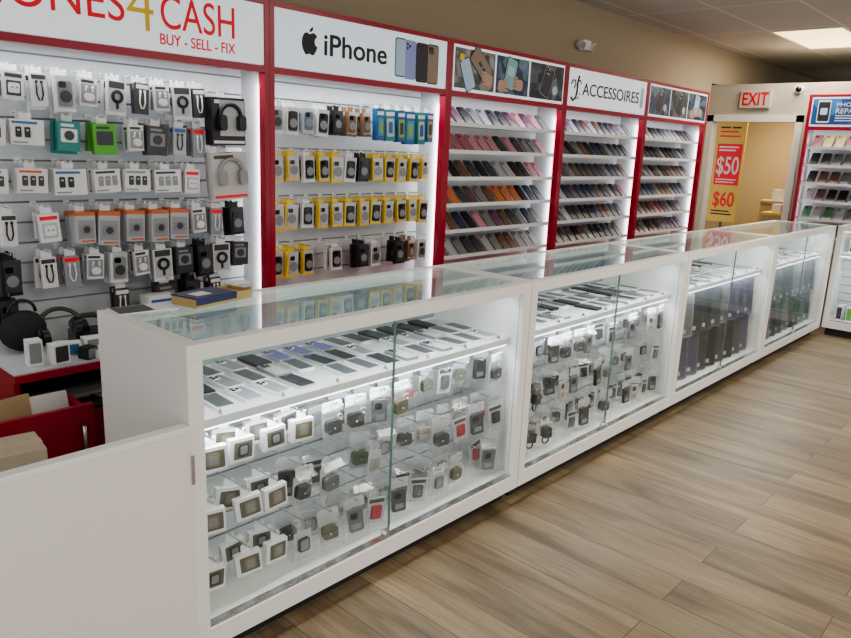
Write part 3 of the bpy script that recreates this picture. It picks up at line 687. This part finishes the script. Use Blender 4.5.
# ledge clutter under first bay
zt=.645
def headset(M,label):
    b=MB()
    pts=[(.085*math.cos(math.radians(a)),.0+.085*math.sin(math.radians(a)),.02) for a in range(0,181,15)]
    b.tube(pts,.009,DARK,8)
    o=thing('headphones',label,'headphones',b,M)
    for sx in(-1,1): part(o,'ear_cup',MB().cyl((sx*.085,-.01,.02),(sx*.06,-.012,.022),.036,BLACK,18,.032),'round padded ear cup')
    return o
def ledge_box(x,y,w,d,h,m,face,label,r=0,z=zt,nm='product_box'):
    t=carton(w,d,h,m,nm,label,'box',face); o=inst(t,T((x,y,z))@RZ(r)); return o
ledge_box(.105,1.12,.060,.05,.075,CARDW,DARK,'small white product box with dark picture on the ledge',8)
ledge_box(.03,1.15,.05,.05,.095,CARDW,GREY,'narrow white product box with grey picture on the ledge',-5)
ledge_box(.31,1.125,.17,.09,.030,CARDW,DARK,'flat white carton lying on the ledge',10)
ledge_box(.29,1.205,.12,.05,.055,CARDW,GREY,'white and grey carton on the ledge',-6)
ledge_box(.31,1.30,.16,.12,.06,BLACK,GREY,'flat black carton lying on the ledge',-8)
ledge_box(.21,1.115,.05,.05,.045,BLACK,GREY,'small black carton on the ledge',20)
ledge_box(.175,1.20,.08,.05,.05,CARDW,PBLU,'small white and blue carton on the ledge',-15)
headset(T((.31,1.29,.711))@RX(12),'black over ear headphones resting on a flat carton')
headset(T((.20,1.34,.71))@RX(60)@RZ(10),'black folded headphones leaning at the wall')
ledge_box(.62,1.35,.12,.08,.16,CARDW,BLU,'white and blue carton standing on the ledge')
ledge_box(.82,1.30,.13,.09,.15,DARK,CARDW,'dark carton standing on the ledge')
ledge_box(1.0,1.30,.10,.09,.18,CARDW,GREY,'tall white carton standing on the ledge')
b=MB().ball((0,0,.08),.08,mat('bag_nylon',(.015,.015,.017),.7,bump=.6,scale=30),18,(1.1,.6,1))
o=thing('carry_bag','soft black nylon carry bag sitting on the ledge','bag',b,T((.07,1.36,zt))); part(o,'strap',MB().ring((0,0,.15),.05,.006,BLACK,a0=0,a1=180,n=14),'black webbing handle')
b=MB().ball((0,0,.12),.045,BLACK,16).cyl((0,0,0),(0,0,.08),.03,DARK,14,.02)
o=thing('webcam','black ball camera on a stand on the ledge','camera',b,T((.92,1.18,zt))); part(o,'lens',MB().cyl((0,-.042,.12),(0,-.05,.12),.018,LENS,14))
for (x,yy,s) in ((.50,1.22,1.1),(.42,1.19,.9)):
    b=MB().tube([(.06*math.cos(a*.5)*(1+.015*a),.05*math.sin(a*.5)*(1+.015*a),.008+.008*(a%7)) for a in range(0,60)],.005,BLACK,6)
    thing('cable_coil','tangled black cable heaped on the ledge','cable',b,T((x,yy,zt))@SCL(s*.7))
for i in range(6):
    b=MB().box(-.09,.09,-.06,.06,0,.012,[CARDW,KRAFT,GREY][i%3])
    thing('document_stack','loose papers and envelopes on the cabinet shelf','papers',b,T((.12+.1*i-.1,1.16+.02*(i%2),.4785+.0125*(i%3 if i%3 else 0)))@RZ(i*13-20),'papers in the cabinet opening')
PALE=mat('pale_carton',(.50,.43,.34),.7,noise=.08)
for i,(x,z,r) in enumerate(((-.27,0,8),(-.26,.115,-5),(-.27,.23,12),(-.28,.345,3),(-.255,.46,-8))):
    b=MB().box(-.16,.10,-.08,.08,0,.112,PALE); o=thing('cardboard_box','beige cardboard box in a stack on the floor','cardboard box',b,T((x,.62,z))@RZ(r),'stacked cardboard boxes')
    part(o,'tape',MB().box(-.162,.102,-.02,.02,.0,.1125,mat('tape',(.6,.5,.35),.3)),'strip of packing tape')
OCH=mat('box_ochre',(.42,.30,.12),.5); NAV=mat('navy_lid',(.012,.022,.09),.35)
b=MB().box(-.12,.12,-.055,.055,0,.003,OCH).box(-.12,.12,-.055,-.053,.003,.028,OCH).box(-.12,.12,.053,.055,.003,.028,OCH).box(-.12,-.118,-.053,.053,.003,.028,OCH).box(.118,.12,-.053,.053,.003,.028,OCH)
o=thing('retail_box','open flat navy and tan retail box lying on the counter','box',b,T((.34,.435,H+.0005))@RZ(12)); part(o,'printed_lid',MB().box(-.122,.045,-.058,.057,.028,.032,NAV).box(-.09,-.03,-.03,.02,.032,.0325,CARDW).box(-.1205,.05,-.0560,-.0552,.008,.028,NAV),'navy printed lid flap')
part(o,'insert',MB().rr(.08,0,.05,.08,.01,0,.018,CARDW) if False else MB().box(.05,.11,-.045,.045,.003,.018,KRAFT),'tan inner tray')
thing('leaflet','black and white leaflet on the counter beside a retail box','leaflet',MB().box(-.09,.09,-.05,.05,0,.003,CARDW).box(-.085,.02,-.045,.045,.003,.0035,DARK),T((.11,.45,H+.0005))@RZ(-6))

# ---------------------------------------------------------------- low gate panel
g=thing('low_gate_panel','low cream laminate panel closing the gap beside the counter','panel',None,T((0,0,0)))
bev(part(g,'panel',MB().box(-1.3,-.008,-.012,.018,0,.745,CREAM)),.002)
bev(part(g,'top_edge',MB().box(-1.3,-.008,-.014,.020,.745,.762,WHITE),'white edge banding'),.002)
part(g,'hinge',MB().cyl((-.004,-.012,.60),(-.004,-.012,.68),.006,SILV,10),'chrome hinge')

# ---------------------------------------------------------------- office
PY=mat('poster_yellow',(.78,.54,.12),.5); 
b=MB().box(-.21,.12,-.01,.01,.78,1.90,PY).box(-.05,-.03,-.008,.008,.02,.78,DARK)
po=thing('poster_board','yellow and red price poster on a stand beyond the doorway','poster',b,T((7.70,1.54,0))@RZ(-90))
part(po,'foot',MB().box(-.2,.11,-.12,.12,0,.02,DARK),'dark stand foot')
part(po,'printed_panel',MB().box(-.18,.10,-.012,-.01,1.20,1.66,REDT),'red price panel')
textpart(po,'lettering','$50',-.165,1.42,.25,.19,-.013,CARDW,thin=-.01); textpart(po,'lettering','$60',-.16,1.04,.24,.16,-.013,REDT,thin=-.01)
for i,(a,c_) in enumerate(((-.17,-.06),(-.04,.06),(-.17,.03),(-.17,.06))):
    zz=(1.83,1.83,1.785,1.735)[i]; part(po,'text_line',MB().box(a,c_,-.012,-.01,zz,zz+.018,REDT if i>1 else INK))
for i in range(2): part(po,'text_line',MB().box(-.16,.05+.02*i,-.013,-.012,1.225+.03*i,1.237+.03*i,CARDW))
for i in range(2): part(po,'text_line',MB().box(-.16,.03+.03*i,-.013,-.012,1.58+.035*i,1.596+.035*i,CARDW))
for i in range(2): part(po,'text_line',MB().box(-.17,.07-.03*i,-.012,-.01,.86+.035*i,.875+.035*i,INK))
for i,(x,yy,w,h) in enumerate(((7.9,1.0,.35,.90),(7.9,.62,.3,.72),(8.5,1.25,.4,1.0),(8.5,.82,.35,1.12),(8.3,1.9,.4,.9),(7.45,.95,.20,.78))):
    b=MB().box(-w/2,w/2,-.14,.14,0,h,[KRAFT,PALE][i%2]); o=thing('storage_carton','brown cardboard storage carton in the back room','cardboard box',b,T((x,yy,0))@RZ(5*i),'cartons in the back room'); part(o,'lid',MB().box(-w/2-.01,w/2+.01,-.15,.15,h,h+.03,[PY,KRAFT,KRAFT,PY,KRAFT,DARK][i]))
for i,(x,yy,z,m) in enumerate(((7.85,1.02,.9305,CARDW),(7.92,.95,.9305,PY),(8.45,1.22,1.0305,CARDW),(8.5,.80,1.1505,KRAFT))):
    b=MB().box(-.06,.06,-.045,.045,0,.09+.02*i,m); thing('small_parcel','small pale parcel sitting on a stacked carton','parcel',b,T((x,yy,z))@RZ(20*i),'parcels in the back room')

# drop the unlinked master copies
for o in list(bpy.data.objects):
    if o.name not in SC.objects: bpy.data.objects.remove(o)

# ---------------------------------------------------------------- world & camera
w=bpy.data.worlds.new('w'); SC.world=w; w.use_nodes=True
bg=w.node_tree.nodes['Background']; bg.inputs[0].default_value=(.96,.98,1,1); bg.inputs[1].default_value=1.25
cd=bpy.data.cameras.new('cam'); cd.sensor_width=36; cd.lens=726.29/851*36; cd.clip_end=60
co=bpy.data.objects.new('cam',cd); COL.objects.link(co)
R=Matrix.Rotation(-.8371,4,'Z')@Matrix.Rotation(1.3382,4,'X')@Matrix.Rotation(.0427,4,'Z')
co.matrix_world=T((-.9055,-1.6183,1.4833))@R
SC.camera=co
try: SC.cycles.transparent_max_bounces=32
except Exception as e: print(e)
try: SC.view_settings.look='AgX - Medium High Contrast'
except Exception as e: print(e)
